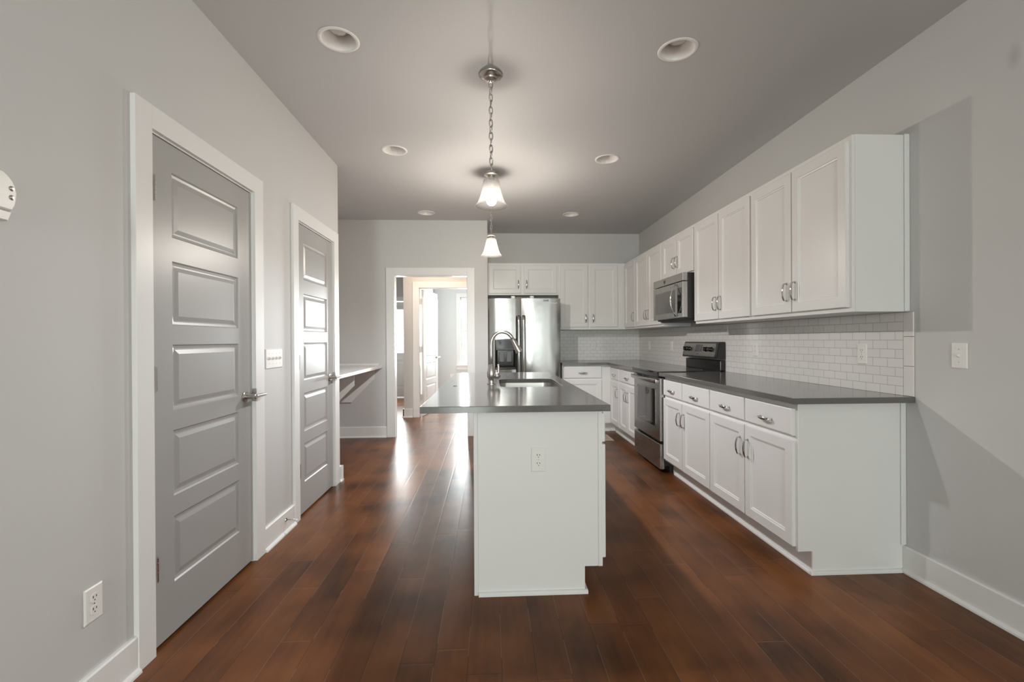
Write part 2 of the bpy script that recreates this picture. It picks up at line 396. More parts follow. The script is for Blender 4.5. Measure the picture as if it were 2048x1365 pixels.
# rear wall with three windows behind the camera
bm = bmesh.new()
wx = [(-1.15, -.05), (.19, .61), (1.51, 2.05)]
xs = [-1.5, -1.15, -.05, .19, .61, 1.51, 2.05, 2.3]
for i in range(0, 8, 2): box(bm, (xs[i], -7.7, 0), (xs[i+1], -7.55, ZC))
for a, b in wx: box(bm, (a, -7.7, 0), (b, -7.55, .18)); box(bm, (a, -7.7, 2.40), (b, -7.55, ZC))
struct('wall_rear', bm, WALL, 'grey wall with windows behind the camera', 'wall')
def window(name, y, x0, x1, z0, z1, yin, label, sgn, pane=True):
    e = Thing(name, label, 'window', ((x0+x1)/2, y, z0), kind='structure')
    f = bmesh.new(); w = .045
    for a, b in (((x0, z0), (x0+w, z1)), ((x1-w, z0), (x1, z1)), ((x0+w, z0), (x1-w, z0+w)), ((x0+w, z1-w), (x1-w, z1)), ((x0+w, (z0+z1)/2-.025), (x1-w, (z0+z1)/2+.025))):
        box(f, (a[0], y-.02, a[1]), (b[0], y+.02, b[1]), .003)
    e.part('window_frame', f, TRIM)
    if pane: e.part('glass', B((x0+w, y-.003, z0+w), (x1-w, y+.003, z1-w)), WIN)
    c = bmesh.new(); cw = .09
    for a, b in (((x0-cw, z0), (x0, z1+cw)), ((x1, z0), (x1+cw, z1+cw)), ((x0, z1), (x1, z1+cw))):
        box(c, (a[0], min(yin, yin+sgn*.018), a[1]), (b[0], max(yin, yin+sgn*.018), b[1]), .002)
    e.part('casing', c, TRIM)
    s_ = B((x0-cw-.015, min(yin, yin+sgn*.05), z0-.03), (x1+cw+.015, max(yin, yin+sgn*.05), z0), .004)
    box(s_, (x0-cw, min(yin, yin+sgn*.016), z0-.11), (x1+cw, max(yin, yin+sgn*.016), z0-.03), .002)
    e.part('window_sill', s_, TRIM)
    return e
for i, (a, b) in enumerate(wx):
    window('window_%d' % (i+2), -7.63, a, b, .18, 2.40, -7.55, 'white double-hung window %s in the rear wall behind the camera' % ('on the left', 'in the middle', 'on the right')[i], 1, pane=False)

# hall, bedroom and rear corridor beyond the cased opening
HX0, HX1 = -1.122, -.352; HY = 7.37
bm = bmesh.new()
box(bm, (-1.365, HY, 0), (HX0-.018, HY+WT, ZC)); box(bm, (HX1+.018, HY, 0), (XR, HY+WT, ZC)); box(bm, (HX0-.018, HY, ZOP+.015), (HX1+.018, HY+WT, ZC))
box(bm, (-1.365, HY+WT, 0), (-1.245, 9.9, ZC))
struct('wall_hall', bm, WALL, 'warm lit wall across the hall with the open bedroom door', 'wall')
bm = bmesh.new()
box(bm, (-2.7, YOW+WT, 0), (-2.58, 9.9, ZC)); box(bm, (-2.7, YOW, 0), (NOOK-.12, YOW+WT, ZC))
box(bm, (-2.7, 9.9, 0), (-2.42, 10.02, ZC)); box(bm, (-1.58, 9.9, 0), (-1.245, 10.02, ZC)); box(bm, (-2.42, 9.9, 2.05), (-1.58, 10.02, ZC))
struct('wall_corridor', bm, WALL, 'pale grey corridor wall around the exterior door', 'wall')
BX0, BX1, BZ0, BZ1 = -.665, .24, .665, 2.17
bm = bmesh.new()
box(bm, (-1.365, 10.4, 0), (BX0, 10.52, ZC)); box(bm, (BX1, 10.4, 0), (2.3, 10.52, ZC)); box(bm, (BX0, 10.4, 0), (BX1, 10.52, BZ0)); box(bm, (BX0, 10.4, BZ1), (BX1, 10.52, ZC))
box(bm, (2.18, HY+WT, 0), (2.3, 10.4, ZC)); box(bm, (-1.365, 10.0, 0), (-1.245, 10.4, ZC))
BEDW = paint('bedroom_paint', (.62, .635, .63), .55, .015, .05, 200)
struct('wall_bedroom', bm, BEDW, 'pale grey bedroom wall around the bright window', 'wall')
window('window_1', 10.46, BX0, BX1, BZ0, BZ1, 10.4, 'bright white double-hung window on the bedroom wall beyond the open door', -1)
hb = B((BX0+.02, 10.385, BZ1-.07), (BX1-.02, 10.43, BZ1-.005), .004); tag(link('blind_headrail', hb, BLIND), 'raised white blind stacked at the top of the bedroom window', 'blind')

# ------------------------------------------------------------------ casings, baseboards
def base_run(name, segs, label, hgt=.135):
    """segs: (p0, p1, n) on the floor; n points into the room"""
    bm = bmesh.new()
    for p0, p1, n in segs:
        p0, p1, n = Vector((*p0, 0)), Vector((*p1, 0)), Vector((*n, 0))
        prof = [(0, 0), (.030, 0), (.029, .008), (.024, .015), (.015, .019), (.015, hgt-.006), (.010, hgt), (0, hgt)]
        prism(bm, prof, lambda a, b: p0+n*a+Z_*b, lambda a, b: p1+n*a+Z_*b)
    return struct(name, bm, TRIM, label, 'baseboard')
base_run('baseboard_left', [((XL, -7.55), (XL, 1.7595), (1, 0)), ((XL, 2.7174), (XL, 3.1256), (1, 0)), ((XL, 4.033), (XL, LEND), (1, 0)), ((XL+.03, LEND), (NOOK, LEND), (0, 1))], 'white baseboard along the left wall between the door casings')
base_run('baseboard_far_left', [((NOOK, YOW), (-1.303, YOW), (0, -1)), ((-.2, YOW), (-.028, YOW), (0, -1)), ((NOOK, LEND), (NOOK, YOW), (1, 0))], 'white baseboard below the desk beside the cased opening')
base_run('baseboard_right', [((XR, -7.55), (XR, 2.305), (-1, 0))], 'white baseboard on the right wall in front of the end cabinet')
base_run('baseboard_hall', [((-1.380, HY), (HX0-.105, HY), (0, -1)), ((-1.365, HY-.015), (-1.365, 9.9), (-1, 0)), ((HX1+.105, HY), (-.148, HY), (0, -1))], 'white baseboard on the hall wall left of the bedroom door')
base_run('baseboard_bedroom', [((-1.245, 10.4), (2.18, 10.4), (0, -1)), ((-1.245, 8.4), (-1.245, 10.4), (1, 0))], 'white baseboard at the bedroom wall below the window')

def casing_y(x0, x1, y, n, cw, zi, zo, jd, e):
    """door trim on a wall facing -Y/+Y (n) plus the jamb lining through the wall"""
    c = bmesh.new()
    for a, b in (((x0-cw, 0), (x0, zo)), ((x1, 0), (x1+cw, zo)), ((x0, zi), (x1, zo))):
        box(c, (a[0], min(y, y+n*.019), a[1]), (b[0], max(y, y+n*.019), b[1]), .002)
    e.part('casing', c, TRIM)
    j = bmesh.new(); ya, yb = (y, y-n*jd)
    ya, yb = min(ya, yb), max(ya, yb)
    box(j, (x0-.018, ya, 0), (x0+.004, yb, zi+.004)); box(j, (x1-.004, ya, 0), (x1+.018, yb, zi+.004)); box(j, (x0+.004, ya, zi-.004), (x1-.004, yb, zi+.016))
    e.part('jamb', j, TRIM)
e = Thing('door_3', 'white cased doorless opening from the kitchen to the hall', 'doorway', (-.75, YOW, 0), kind='structure')
casing_y(OX0, OX1, YOW, -1, .096, 2.034, ZCAS, WT, e)
c = bmesh.new()
for a, b in (((OX0-.096, 0), (OX0, ZCAS)), ((OX1, 0), (OX1+.096, ZCAS)), ((OX0, 2.034), (OX1, ZCAS))): box(c, (a[0], YOW+WT, a[1]), (b[0], YOW+WT+.019, b[1]), .002)
e.part('casing', c, TRIM)

def door_slab(P, w, h, T, panels, stile):
    """panelled slab; P(a, b, n) with n from 0 (back) to T (front); raised panels on both faces"""
    bm = bmesh.new()
    us = [0, stile, w-stile, w]; vs_ = [0]+[q for p in panels for q in p]+[h]
    for front in (True, False):
        Q = (lambda a, b, n: P(a, b, n)) if front else (lambda a, b, n: P(a, b, T-n))
        for i in range(3):
            for j in range(len(vs_)-1):
                a0, a1, b0, b1 = us[i], us[i+1], vs_[j], vs_[j+1]
                if i == 1 and j % 2 == 1:
                    rings = []
                    for ins, n in ((0, T), (.006, T-.006), (.016, T-.008), (.022, T-.0075), (.040, T-.002)):
                        rings.append([bm.verts.new(Q(*q, n)) for q in ((a0+ins, b0+ins), (a1-ins, b0+ins), (a1-ins, b1-ins), (a0+ins, b1-ins))])
                    for r, s in zip(rings, rings[1:]):
                        for k in range(4): bm.faces.new((r[k], r[(k+1) % 4], s[(k+1) % 4], s[k]))
                    bm.faces.new(rings[-1])
                else:
                    bm.faces.new([bm.verts.new(Q(*q, T)) for q in ((a0, b0), (a1, b0), (a1, b1), (a0, b1))])
    ring = [(0, 0), (w, 0), (w, h), (0, h)]
    for k in range(4):
        q0, q1 = ring[k], ring[(k+1) % 4]
        bm.faces.new([bm.verts.new(P(*q)) for q in ((*q0, 0), (*q1, 0), (*q1, T), (*q0, T))])
    bmesh.ops.remove_doubles(bm, verts=bm.verts[:], dist=.0004)
    return bm
PANELS = [(.207, .479), (.564, .836), (.919, .1+1.092), (1.271, 1.538), (1.636, 1.905)]
def hinge(P, a, b, n, h=.095):
    bm = bmesh.new()
    for k in range(5): 
        b0 = b-h/2+h*k/5
        tube(bm, [P(a, b0+.0012, n), P(a, b0+h/5-.0012, n)], .0065, 10)
    tube(bm, [P(a, b-h/2-.003, n), P(a, b+h/2+.003, n)], .0045, 8)
    return bm
def lever(P, a, b, T, d):
    """lever set: rose, neck and lever pointing along d*u"""
    bm = bmesh.new(); N = P(0, 0, 1)-P(0, 0, 0); U = P(1, 0, 0)-P(0, 0, 0)
    c = P(a, b, T)
    lathe(bm, [(0, 0), (.031, 0), (.031, .006), (.028, .009), (.014, .010), (.013, .040), (.015, .044), (.015, .058), (.012, .061), (0, .061)], c, N, 24)
    pts = [c+N*.052+U*d*s for s in (-.012, .02, .06, .10, .125)]
    tube(bm, pts, [(.011, .009), (.011, .008), (.010, .0075), (.009, .007), (.007, .006)], 12, flat=Z_)
    return bm
def closet_door(name, o0, o1, c0, c1, k0, k1, label):
    """door on the left wall; o = clear opening, c = casing inner edges, k = casing outer edges"""
    e = Thing(name, label, 'door', (XL, (o0+o1)/2, 0), kind='structure')
    c = bmesh.new()
    for y0, y1, z0, z1 in ((k0, c0, 0, ZCAS), (c1, k1, 0, ZCAS), (c0, c1, 2.040, ZCAS)): box(c, (XL, y0, z0), (XL+.019, y1, z1), .0008)
    e.part('casing', c, TRIM)
    j = bmesh.new()
    box(j, (XLB, o0-.018, 0), (XL, o0, 2.036)); box(j, (XLB, o1, 0), (XL, o1+.018, 2.036)); box(j, (XLB, o0-.018, 2.034), (XL, o1+.018, 2.052))
    box(j, (XL-.06, o0, 0), (XL-.042, o0+.012, 2.034)); box(j, (XL-.06, o1-.012, 0), (XL-.042, o1, 2.034)); box(j, (XL-.06, o0+.012, 2.022), (XL-.042, o1-.012, 2.034))
    e.part('jamb', j, TRIM)
    w = o1-o0-.006; T = .036
    P = face_frame((XL-.0385, o0+.003, .012), Y_, Z_, X_)
    st = .127*w/.762+.003
    e.part('slab', door_slab(P, w, 2.018, T, PANELS, st), DOORP)
    for z in (.324, 1.07, 1.819): e.part('hinge', hinge(P, .014, z-.012, T+.011), NICKEL)
    e.part('lever_handle', lever(P, w-.07, .907, T, 1), NICKEL, angle=35)
    pl = B((XL-.002, o1+.0, .885), (XL+.0205, c1+.004, .955), .001); e.part('strike_plate', pl, NICKEL)
    return e
closet_door('door_1', D1[0], D1[1], 1.8462, 2.6225, 1.7595, 2.7174, 'nearest tall grey five-panel door with a lever handle on the left wall')
closet_door('door_2', D2[0], D2[1], 3.2065, 3.9275, 3.1256, 4.0330, 'farther grey five-panel door at the end of the left wall beside the desk')

# bedroom door, swung open into the bedroom
e = Thing('door_4', 'white panelled bedroom door standing open seen through the hall', 'door', (HX0, HY, 0), kind='structure')
casing_y(HX0, HX1, HY, -1, .096, 2.045, 2.140, WT, e)
ang = math.radians(10.5); du = Vector((math.sin(ang), math.cos(ang), 0)); dn = Vector((math.cos(ang), -math.sin(ang), 0))
P = face_frame(Vector((HX0+.022, HY+WT+.004, .012))-dn*.0, du, Z_, dn)
WDOOR = paint('door_white_paint', (.80, .80, .79), .3, .02, .03, 60)
e.part('slab', door_slab(P, .757, 2.018, .036, PANELS, .127), WDOOR)
for z in (.30, 1.07, 1.84): e.part('hinge', B((HX0+.0045, HY+.083, z-.05), (HX0+.022, HY+WT+.012, z+.05), .001), NICKEL)
e.part('lever_handle', lever(P, .757-.07, .907, .036, -1), NICKEL, angle=35)

# exterior half-glass door with a blind at the end of the corridor
e = Thing('door_5', 'white exterior door with a slatted blind far down the corridor', 'door', (-2.0, 9.96, 0), kind='structure')
bm = bmesh.new(); dx0, dx1 = -2.41, -1.59; gx0, gx1 = -2.28, -1.72
for lo, hi in (((dx0, .02), (gx0, 2.03)), ((gx1, .02), (dx1, 2.03)), ((gx0, 1.88), (gx1, 2.03)), ((gx0, .02), (gx1, .20)), ((gx0, .80), (gx1, .95))):
    box(bm, (lo[0], 9.93, lo[1]), (hi[0], 9.975, hi[1]), .002)
box(bm, (gx0, 9.945, .2), (gx1, 9.965, .8)); box(bm, (gx0+.06, 9.935, .26), (gx1-.06, 9.946, .74), .008)
e.part('slab', bm, WDOOR)
e.part('glass', B((gx0, 9.955, .95), (gx1, 9.961, 1.88)), WIN)
bm = bmesh.new(); n = 26
for k in range(n):
    z = .965+k*.9/n; q = [(9.905, z), (9.907, z-.001), (9.928, z+.016), (9.926, z+.017)]
    prism_x(q, gx0-.01, gx1+.01, bm)
box(bm, (gx0-.015, 9.90, 1.865), (gx1+.015, 9.93, 1.91)); box(bm, (gx0-.01, 9.903, .94), (gx1+.01, 9.928, .955))
e.part('blind', bm, BLIND)
c = bmesh.new()
for a, b in (((-2.51, 0), (-2.42, 2.14)), ((-1.58, 0), (-1.49, 2.14)), ((-2.42, 2.05), (-1.58, 2.14))): box(c, (a[0], 9.882, a[1]), (b[0], 9.9, b[1]), .002)
e.part('casing', c, TRIM)

# hall ceiling lamp (out of the camera's sight, lights the hall)
h_ = Thing('flush_ceiling_lamp', 'lit round flush ceiling lamp in the hall beyond the cased opening', 'lamp', (-.85, 6.65, ZC))
h_.part('base', lathe(bmesh.new(), [(0, 0), (.16, 0), (.16, -.025), (0, -.025)], (-.85, 6.65, ZC-.001)), NICKEL, angle=40)
h_.part('glass_bowl', lathe(bmesh.new(), [(.15, -.025), (.14, -.06), (.10, -.095), (.05, -.112), (0, -.117)], (-.85, 6.65, ZC)), HALLM, smooth=True)

# ------------------------------------------------------------------ cabinets
ZCT = .914; CT = .030
XF = 1.575          # base face-frame plane on the right wall
XUF = 1.8514        # upper face-frame plane
def cab_x(name, label, group, x0, x1, y0, y1, z0, z1, doors, drawers, toe=None, sgn=-1, handle='auto', endpanel=None):
    """cabinet whose fronts face sgn*X. doors: (ya, yb, za, zb, handle_y, handle_z); drawers: (ya, yb, za, zb)"""
    t = Thing(name, label, 'cabinet', ((x0+x1)/2, (y0+y1)/2, z0), group)
    fx = x0 if sgn < 0 else x1
    bm = bmesh.new()
    if toe:
        td, tz = toe; tx = fx-sgn*td; bx = x1 if sgn < 0 else x0
        poly = [(bx, z0), (tx, z0), (tx, tz), (fx, tz), (fx, z1), (bx, z1)]
        prism_y(poly, y0, y1, bm)
    else: box(bm, (x0, y0, z0), (x1, y1, z1), .0015)
    t.part('body', bm, CAB)
    N = Vector((sgn, 0, 0)); U = Y_
    for d in doors:
        ya, yb, za, zb, hy, hz = d
        o = t.part('door', cab_door_bm((fx, ya, za), U, Z_, N, yb-ya, zb-za), CAB)
        if hy is not None: t.part('handle', bow_handle_bm((fx+sgn*.019, hy, hz), Z_, N), CHROME, parent=o, angle=40)
    for ya, yb, za, zb in drawers:
        o = t.part('drawer', drawer_bm((fx, ya, za), U, Z_, N, yb-ya, zb-za), CAB)
        t.part('handle', bow_handle_bm((fx+sgn*.019, (ya+yb)/2, za+.056), Y_, N), CHROME, parent=o, angle=40)
    return t
def cab_y(name, label, group, x0, x1, y0, y1, z0, z1, doors, drawers, toe=None):
    t = Thing(name, label, 'cabinet', ((x0+x1)/2, (y0+y1)/2, z0), group)
    bm = bmesh.new()
    if toe:
        td, tz = toe; poly = [(y1, z0), (y0+td, z0), (y0+td, tz), (y0, tz), (y0, z1), (y1, z1)]
        prism_x(poly, x0, x1, bm)
    else: box(bm, (x0, y0, z0), (x1, y1, z1), .0015)
    t.part('body', bm, CAB)
    N = -Y_
    for xa, xb, za, zb, hx, hz in doors:
        o = t.part('door', cab_door_bm((xa, y0, za), X_, Z_, N, xb-xa, zb-za), CAB)
        if hx is not None: t.part('handle', bow_handle_bm((hx, y0-.019, hz), Z_, N), CHROME, parent=o, angle=40)
    for xa, xb, za, zb in drawers:
        o = t.part('drawer', drawer_bm((xa, y0, za), X_, Z_, N, xb-xa, zb-za), CAB)
        t.part('handle', bow_handle_bm(((xa+xb)/2, y0-.019, za+.068), X_, N), CHROME, parent=o, angle=40)
    return t
TOE = (.075, .118); ZB1 = ZCT-CT-.0005
GB = 'white base cabinets under the dark counters'
def shoe_x(t, x, y0, y1):
    prof = [(0, 0), (-.016, 0), (-.015, .009), (-.009, .016), (0, .018)]
    t.part('shoe_moulding', prism(bmesh.new(), prof, lambda a, b: (x+a, y0, b), lambda a, b: (x+a, y1, b)), CAB)
E0 = 2.3065
t = cab_x('base_cabinet', 'white two-door two-drawer base cabinet at the near end of the right wall, greenish end panel', GB, XF, XR-.001, E0, 3.2265, 0, ZB1,
    [(2.322, 2.766, .137, .686, 2.766-.036, .549), (2.778, 3.222-.004, .137, .686, 2.778+.038, .549)],
    [(2.322, 2.766, .711, .851), (2.778, 3.218, .711, .851)], TOE)
ep = prism_y([(XR-.03, .0), (XF+.077, .0), (XF+.077, .118), (XF+.016, .118), (XF+.016, ZB1), (XR-.03, ZB1)], E0-.0035, E0)
t.part('end_panel', ep, CAB)
t.part('scribe_strip', B((XR-.028, E0-.009, .14), (XR-.001, E0, ZB1), .002), CAB)
t.part('corner_strip', B((XF-.001, E0-.006, .118), (XF+.016, E0, ZB1), .002), CAB)
shoe_x(t, XF+.075, E0-.0035, 3.2265)
sm_ = prism_x([(E0-.0035, 0), (E0-.0195, 0), (E0-.0185, .009), (E0-.0125, .016), (E0-.0035, .018)], XF+.060, XR-.032)
t.part('shoe_moulding', sm_, CAB)
t = cab_x('base_cabinet', 'white two-door two-drawer base cabinet beside the near side of the stove', GB, XF, XR-.001, 3.227, 4.108, 0, ZB1,
    [(3.252-.02, 3.694, .137, .686, 3.694-.036, .549), (3.706, 4.100, .137, .686, 3.706+.038, .549)],
    [(3.232, 3.694, .711, .851), (3.706, 4.100, .711, .851)], TOE)
shoe_x(t, XF+.075, 3.227, 4.06)
t = cab_x('base_cabinet', 'white base cabinet with two narrow doors beyond the stove', GB, XF, XR-.001, 4.876, 5.545, 0, ZB1,
    [(4.890, 5.205, .137, .680, 5.205-.036, .549), (5.215, 5.530, .137, .680, 5.215+.036, .549)], [(4.890, 5.530, .711, .851)], TOE)
shoe_x(t, XF+.075, 4.876, 5.545)
YBF = 5.995         # face-frame plane of the back run
t = cab_x('base_cabinet', 'white single-door single-drawer base cabinet tucked into the inside corner', GB, XF, XR-.001, 5.5455, 5.975, 0, ZB1,
    [(5.560, 5.945, .137, .680, 5.560+.045, .549)], [(5.560, 5.945, .711, .851)], TOE)
shoe_x(t, XF+.075, 5.5455, 5.975)
t = cab_y('base_cabinet', 'white one-drawer base cabinet on the back wall right of the fridge', GB, .932, XF-.0005, YBF, YB-.001, 0, ZB1,
    [(.958, 1.450, .137, .689, 1.0, .56)], [(.958, 1.450, .711, .868)], TOE)
t.part('shoe_moulding', prism(bmesh.new(), [(0, 0), (-.016, 0), (-.015, .009), (-.009, .016), (0, .018)], lambda a, b: (.932, YBF+.075+a, b), lambda a, b: (XF, YBF+.075+a, b)), CAB)

# uppers
ZU0, ZU1 = 1.3498, 2.2564
GU = 'white wall cabinets hung below the ceiling'
za, zb = ZU0+.024, ZU1-.030
t = cab_x('wall_cabinet', 'white two-door wall cabinet at the near end, with the exposed greenish side', GU, XUF, XR-.001, 2.2806, 3.179, ZU0, ZU1,
    [(2.300, 2.728, za, zb, 2.728-.030, 1.50), (2.740, 3.166, za, zb, 2.740+.036, 1.50)], [])
t.part('end_panel', B((XUF+.014, 2.2775, ZU0+.001), (XR-.03, 2.2806, ZU1)), CAB)
t.part('scribe_strip', B((XR-.028, 2.272, ZU0+.002), (XR-.001, 2.2806, ZU1+.004), .002), CAB)
t = cab_x('wall_cabinet', 'white two-door wall cabinet between the near end cabinet and the microwave', GU, XUF, XR-.001, 3.1795, 4.086, ZU0, ZU1,
    [(3.195, 3.630, za, zb, 3.630-.030, 1.50), (3.644, 4.072, za, zb, 3.644+.036, 1.50)], [])
t = cab_x('wall_cabinet', 'short white two-door wall cabinet directly above the microwave', GU, XUF, XR-.001, 4.0865, 4.862, 1.819, ZU1,
    [(4.100, 4.470, 1.836, zb, 4.470-.030, 1.968), (4.484, 4.848, 1.836, zb, 4.484+.036, 1.968)], [])
t = cab_x('wall_cabinet', 'white two-door wall cabinet just beyond the microwave', GU, XUF, XR-.001, 4.8625, 5.775, ZU0, ZU1,
    [(4.878, 5.312, za, zb, 5.312-.030, 1.50), (5.326, 5.760, za, zb, 5.326+.036, 1.50)], [])
t = cab_x('wall_cabinet', 'narrow single-door white wall cabinet in the inside corner', GU, XUF, XR-.001, 5.7755, YB-.001, ZU0, ZU1,
    [(5.795, 6.225, za, zb, 5.795+.036, 1.50)], [])
YUF = 6.269
t = cab_y('wall_cabinet', 'short white two-door cabinet above the fridge', GU, -.026, .9325, YUF, YB-.001, 1.822, ZU1,
    [(-.012, .417, 1.845, zb, .385, 1.966), (.462, .908, 1.845, zb, .497, 1.966)], [])
t = cab_y('wall_cabinet', 'white two-door wall cabinet on the back wall right of the fridge', GU, .933, XUF-.0005, YUF, YB-.001, ZU0, ZU1,
    [(.957, 1.334, 1.385, zb, 1.303, 1.503), (1.374, 1.744, 1.385, zb, 1.403, 1.503)], [])

# ------------------------------------------------------------------ counters and tile
EB = .0025
def poly_slab(outer, z0, z1):
    bm = slab(outer, [], z0, z1)
    bmesh.ops.recalc_face_normals(bm, faces=bm.faces[:])
    return bm
def bevel_top(bm, z, off=.0025):
    ed = [e_ for e_ in bm.edges if all(abs(v.co.z-z) < 1e-5 for v in e_.verts) and len(e_.link_faces) == 2 and abs(e_.link_faces[0].normal.dot(e_.link_faces[1].normal)) < .5]
    bmesh.ops.bevel(bm, geom=ed, offset=off, segments=2, profile=.5, affect='EDGES'); return bm
XCF = 1.5194
bm = poly_slab([(XCF, 2.2459), (XR-.0005, 2.2459), (XR-.0005, 4.1115), (XCF, 4.1115)], ZCT-CT, ZCT); bevel_top(bm, ZCT)
fb = B((XF, 5.9755, .118), (XF+.09, YBF+.02, ZB1)); box(fb, (XF+.075, 5.9755, 0), (XF+.10, YBF+.09, .118)); box(fb, (XF+.001, YBF+.075, 0), (XF+.075, YBF+.09, .118))
struct('trim_1', fb, CAB, 'white filler post in the inside corner of the base cabinets', 'trim')
tag(link('countertop', bm, QUARTZ), 'dark grey quartz counter on the right wall, nearer than the stove', 'countertop', 'dark grey stone counters')
bm = poly_slab([(XCF, 4.8723), (XR-.0005, 4.8723), (XR-.0005, YB-.0005), (.926, YB-.0005), (.926, 5.944), (XCF, 5.944)], ZCT-CT, ZCT); bevel_top(bm, ZCT)
tag(link('countertop', bm, QUARTZ), 'dark grey L-shaped quartz counter in the corner between stove and fridge', 'countertop', 'dark grey stone counters')
TS = .008
bm = B((XR-TS, 2.3075, ZCT+.0005), (XR-.0003, YB-TS-.0005, ZU0-.0005))
bs = Thing('tile_backsplash', 'white subway tile backsplash along the right wall behind the stove', 'backsplash', (XR, 4.4, ZCT), 'white tile backsplashes')
bs.part('tile_field', bm, TILE_R)
for z0, z1 in ((ZCT+.0005, 1.067), (1.0685, 1.220), (1.2215, ZU0-.003)):
    bs.part('edge_tile', B((XR-TS, 2.2485, z0), (XR-.0003, 2.306, z1), .0025), TILE_T)
tag(link('tile_backsplash', B((.934, YB-TS, ZCT+.0005), (XR-.0004, YB-.0003, ZU0-.0005)), TILE_B), 'white subway tile backsplash on the back wall right of the fridge', 'backsplash', 'white tile backsplashes')

# ------------------------------------------------------------------ island
IX0, IX1, IY0, IY1 = -.3201, .5519, 2.1065, 4.2835
BX, BF, BY0, BY1 = -.079, .535, 2.204, 4.235
isl = Thing('kitchen_island', 'white kitchen island cabinet with an outlet in its near end', 'island', (.2, 3.2, 0))
bm = prism_y([(BX, 0), (.449, 0), (.449, .124), (BF, .124), (BF, ZB1), (BX, ZB1)], BY0, BY1)
bmesh.ops.delete(bm, geom=[f for f in bm.faces if all(v.co.z > ZB1-1e-4 for v in f.verts)], context='FACES')   # open under the sink
isl.part('body', bm, CAB)
isl.part('end_panel', prism_y([(BX+.018, .018), (.447, .018), (.447, .126), (.513, .126), (.513, ZB1-.001), (BX+.018, ZB1-.001)], BY0-.003, BY0), CAB)
isl.part('corner_strip', B((BX-.003, BY0-.006, 0), (BX+.017, BY0, ZB1), .002), CAB)
isl.part('corner_strip', B((.515, BY0-.005, .124), (BF, BY0, ZB1), .002), CAB)
isl.part('shoe_moulding', prism_x([(BY0-.003, 0), (BY0-.019, 0), (BY0-.018, .009), (BY0-.012, .016), (BY0-.003, .018)], BX+.018, .461), CAB)
isl.part('shoe_moulding', prism_y([(.449, 0), (.465, 0), (.464, .009), (.458, .016), (.449, .018)], BY0-.003, BY1), CAB)
for ya, yb in ((2.214, 2.56), (2.575, 2.92), (2.935, 3.27), (3.285, 3.62)):
    o = isl.part('door', cab_door_bm((BF, ya, .160), Y_, Z_, X_, yb-ya, .548), CAB)
    isl.part('handle', bow_handle_bm((BF+.019, yb-.04 if ya < 2.4 or 2.9 < ya < 3.0 else ya+.04, .56), Z_, X_), CHROME, parent=o, angle=40)
    o = isl.part('drawer', drawer_bm((BF, ya, .720), Y_, Z_, X_, yb-ya, .139), CAB)
    isl.part('handle', bow_handle_bm((BF+.019, (ya+yb)/2, .79), Y_, X_), CHROME, parent=o, angle=40)
isl.part('dishwasher_panel', B((BF, 3.635, .13), (BF+.02, 4.225, .86), .003), STEEL)
SK = (.064, 2.945, .472, 3.56)
hole = rrect(*SK, .075, 8)
bm = slab([(IX0, IY0), (IX1, IY0), (IX1, IY1), (IX0, IY1)], [hole], ZCT-CT, ZCT); bmesh.ops.recalc_face_normals(bm, faces=bm.faces[:]); bevel_top(bm, ZCT)
tag(link('countertop', bm, QUARTZ), 'dark grey quartz island top overhanging on the left with a sink cutout', 'countertop', 'dark grey stone counters')
# sink
snk = Thing('kitchen_sink', 'stainless undermount sink set into the island top', 'sink', (.268, 3.25, .7))
bm = bmesh.new(); rings = []
zr = ZCT-CT-.0008
for ins, z, r in ((-.02, zr, .085), (-.004, zr, .078), (-.002, zr-.012, .076), (.004, .745, .07), (.018, .715, .06), (.04, .703, .05)):
    rings.append([bm.verts.new((x, y, z)) for x, y in rrect(SK[0]+ins, SK[1]+ins, SK[2]-ins, SK[3]-ins, r, 8)])
for a, b in zip(rings, rings[1:]):
    n = len(a)
    for k in range(n): bm.faces.new((a[k], a[(k+1) % n], b[(k+1) % n], b[k]))
bm.faces.new(rings[-1])
snk.part('bowl', bm, SINKM, angle=50)
snk.part('drain', lathe(bmesh.new(), [(.057, .0), (.055, .003), (.045, .003), (.040, -.004), (0, -.004)], (.268, 3.3, .7035), n=24), CHROME, angle=40)
# faucet
fx_, fy_ = .006, 3.17
fc = Thing('kitchen_faucet', 'brushed nickel gooseneck pull-down faucet beside the sink', 'faucet', (fx_, fy_, ZCT))
bm = lathe(bmesh.new(), [(0, 0), (.029, 0), (.029, .004), (.021, .008), (.019, .02), (.0185, .032), (.024, .040), (.029, .054), (.0285, .078), (.024, .102), (.0185, .122), (.0145, .135), (0, .135)], (fx_, fy_, ZCT), n=28)
fc.part('base', bm, NICKEL, angle=45)
pts = [(fx_, fy_, ZCT+.10), (fx_, fy_, ZCT+.20), (fx_, fy_, ZCT+.275)]
R_, cx_, cz_ = .077, fx_+.077, ZCT+.275
for k in range(1, 15):
    a = PI-k*math.radians(157)/14; pts.append((cx_+R_*math.cos(a), fy_, cz_+R_*math.sin(a)*1.06))
fc.part('spout', tube(bmesh.new(), pts, .0122, 16), NICKEL, smooth=True)
d = (Vector(pts[-1])-Vector(pts[-2])).normalized()
c = Vector(pts[-1])
fc.part('spray_head', lathe(bmesh.new(), [(0, 0), (.0140, 0), (.0155, .005), (.0165, .02), (.020, .060), (.0245, .094), (.0235, .100), (0, .100)], c, d, 24), NICKEL, angle=40)
hb_ = lathe(bmesh.new(), [(0, -.004), (.014, 0), (.022, .010), (.024, .022), (.021, .034), (.011, .043), (0, .046)], (fx_+.018, fy_, ZCT+.056), (1, 0, 0), 20)
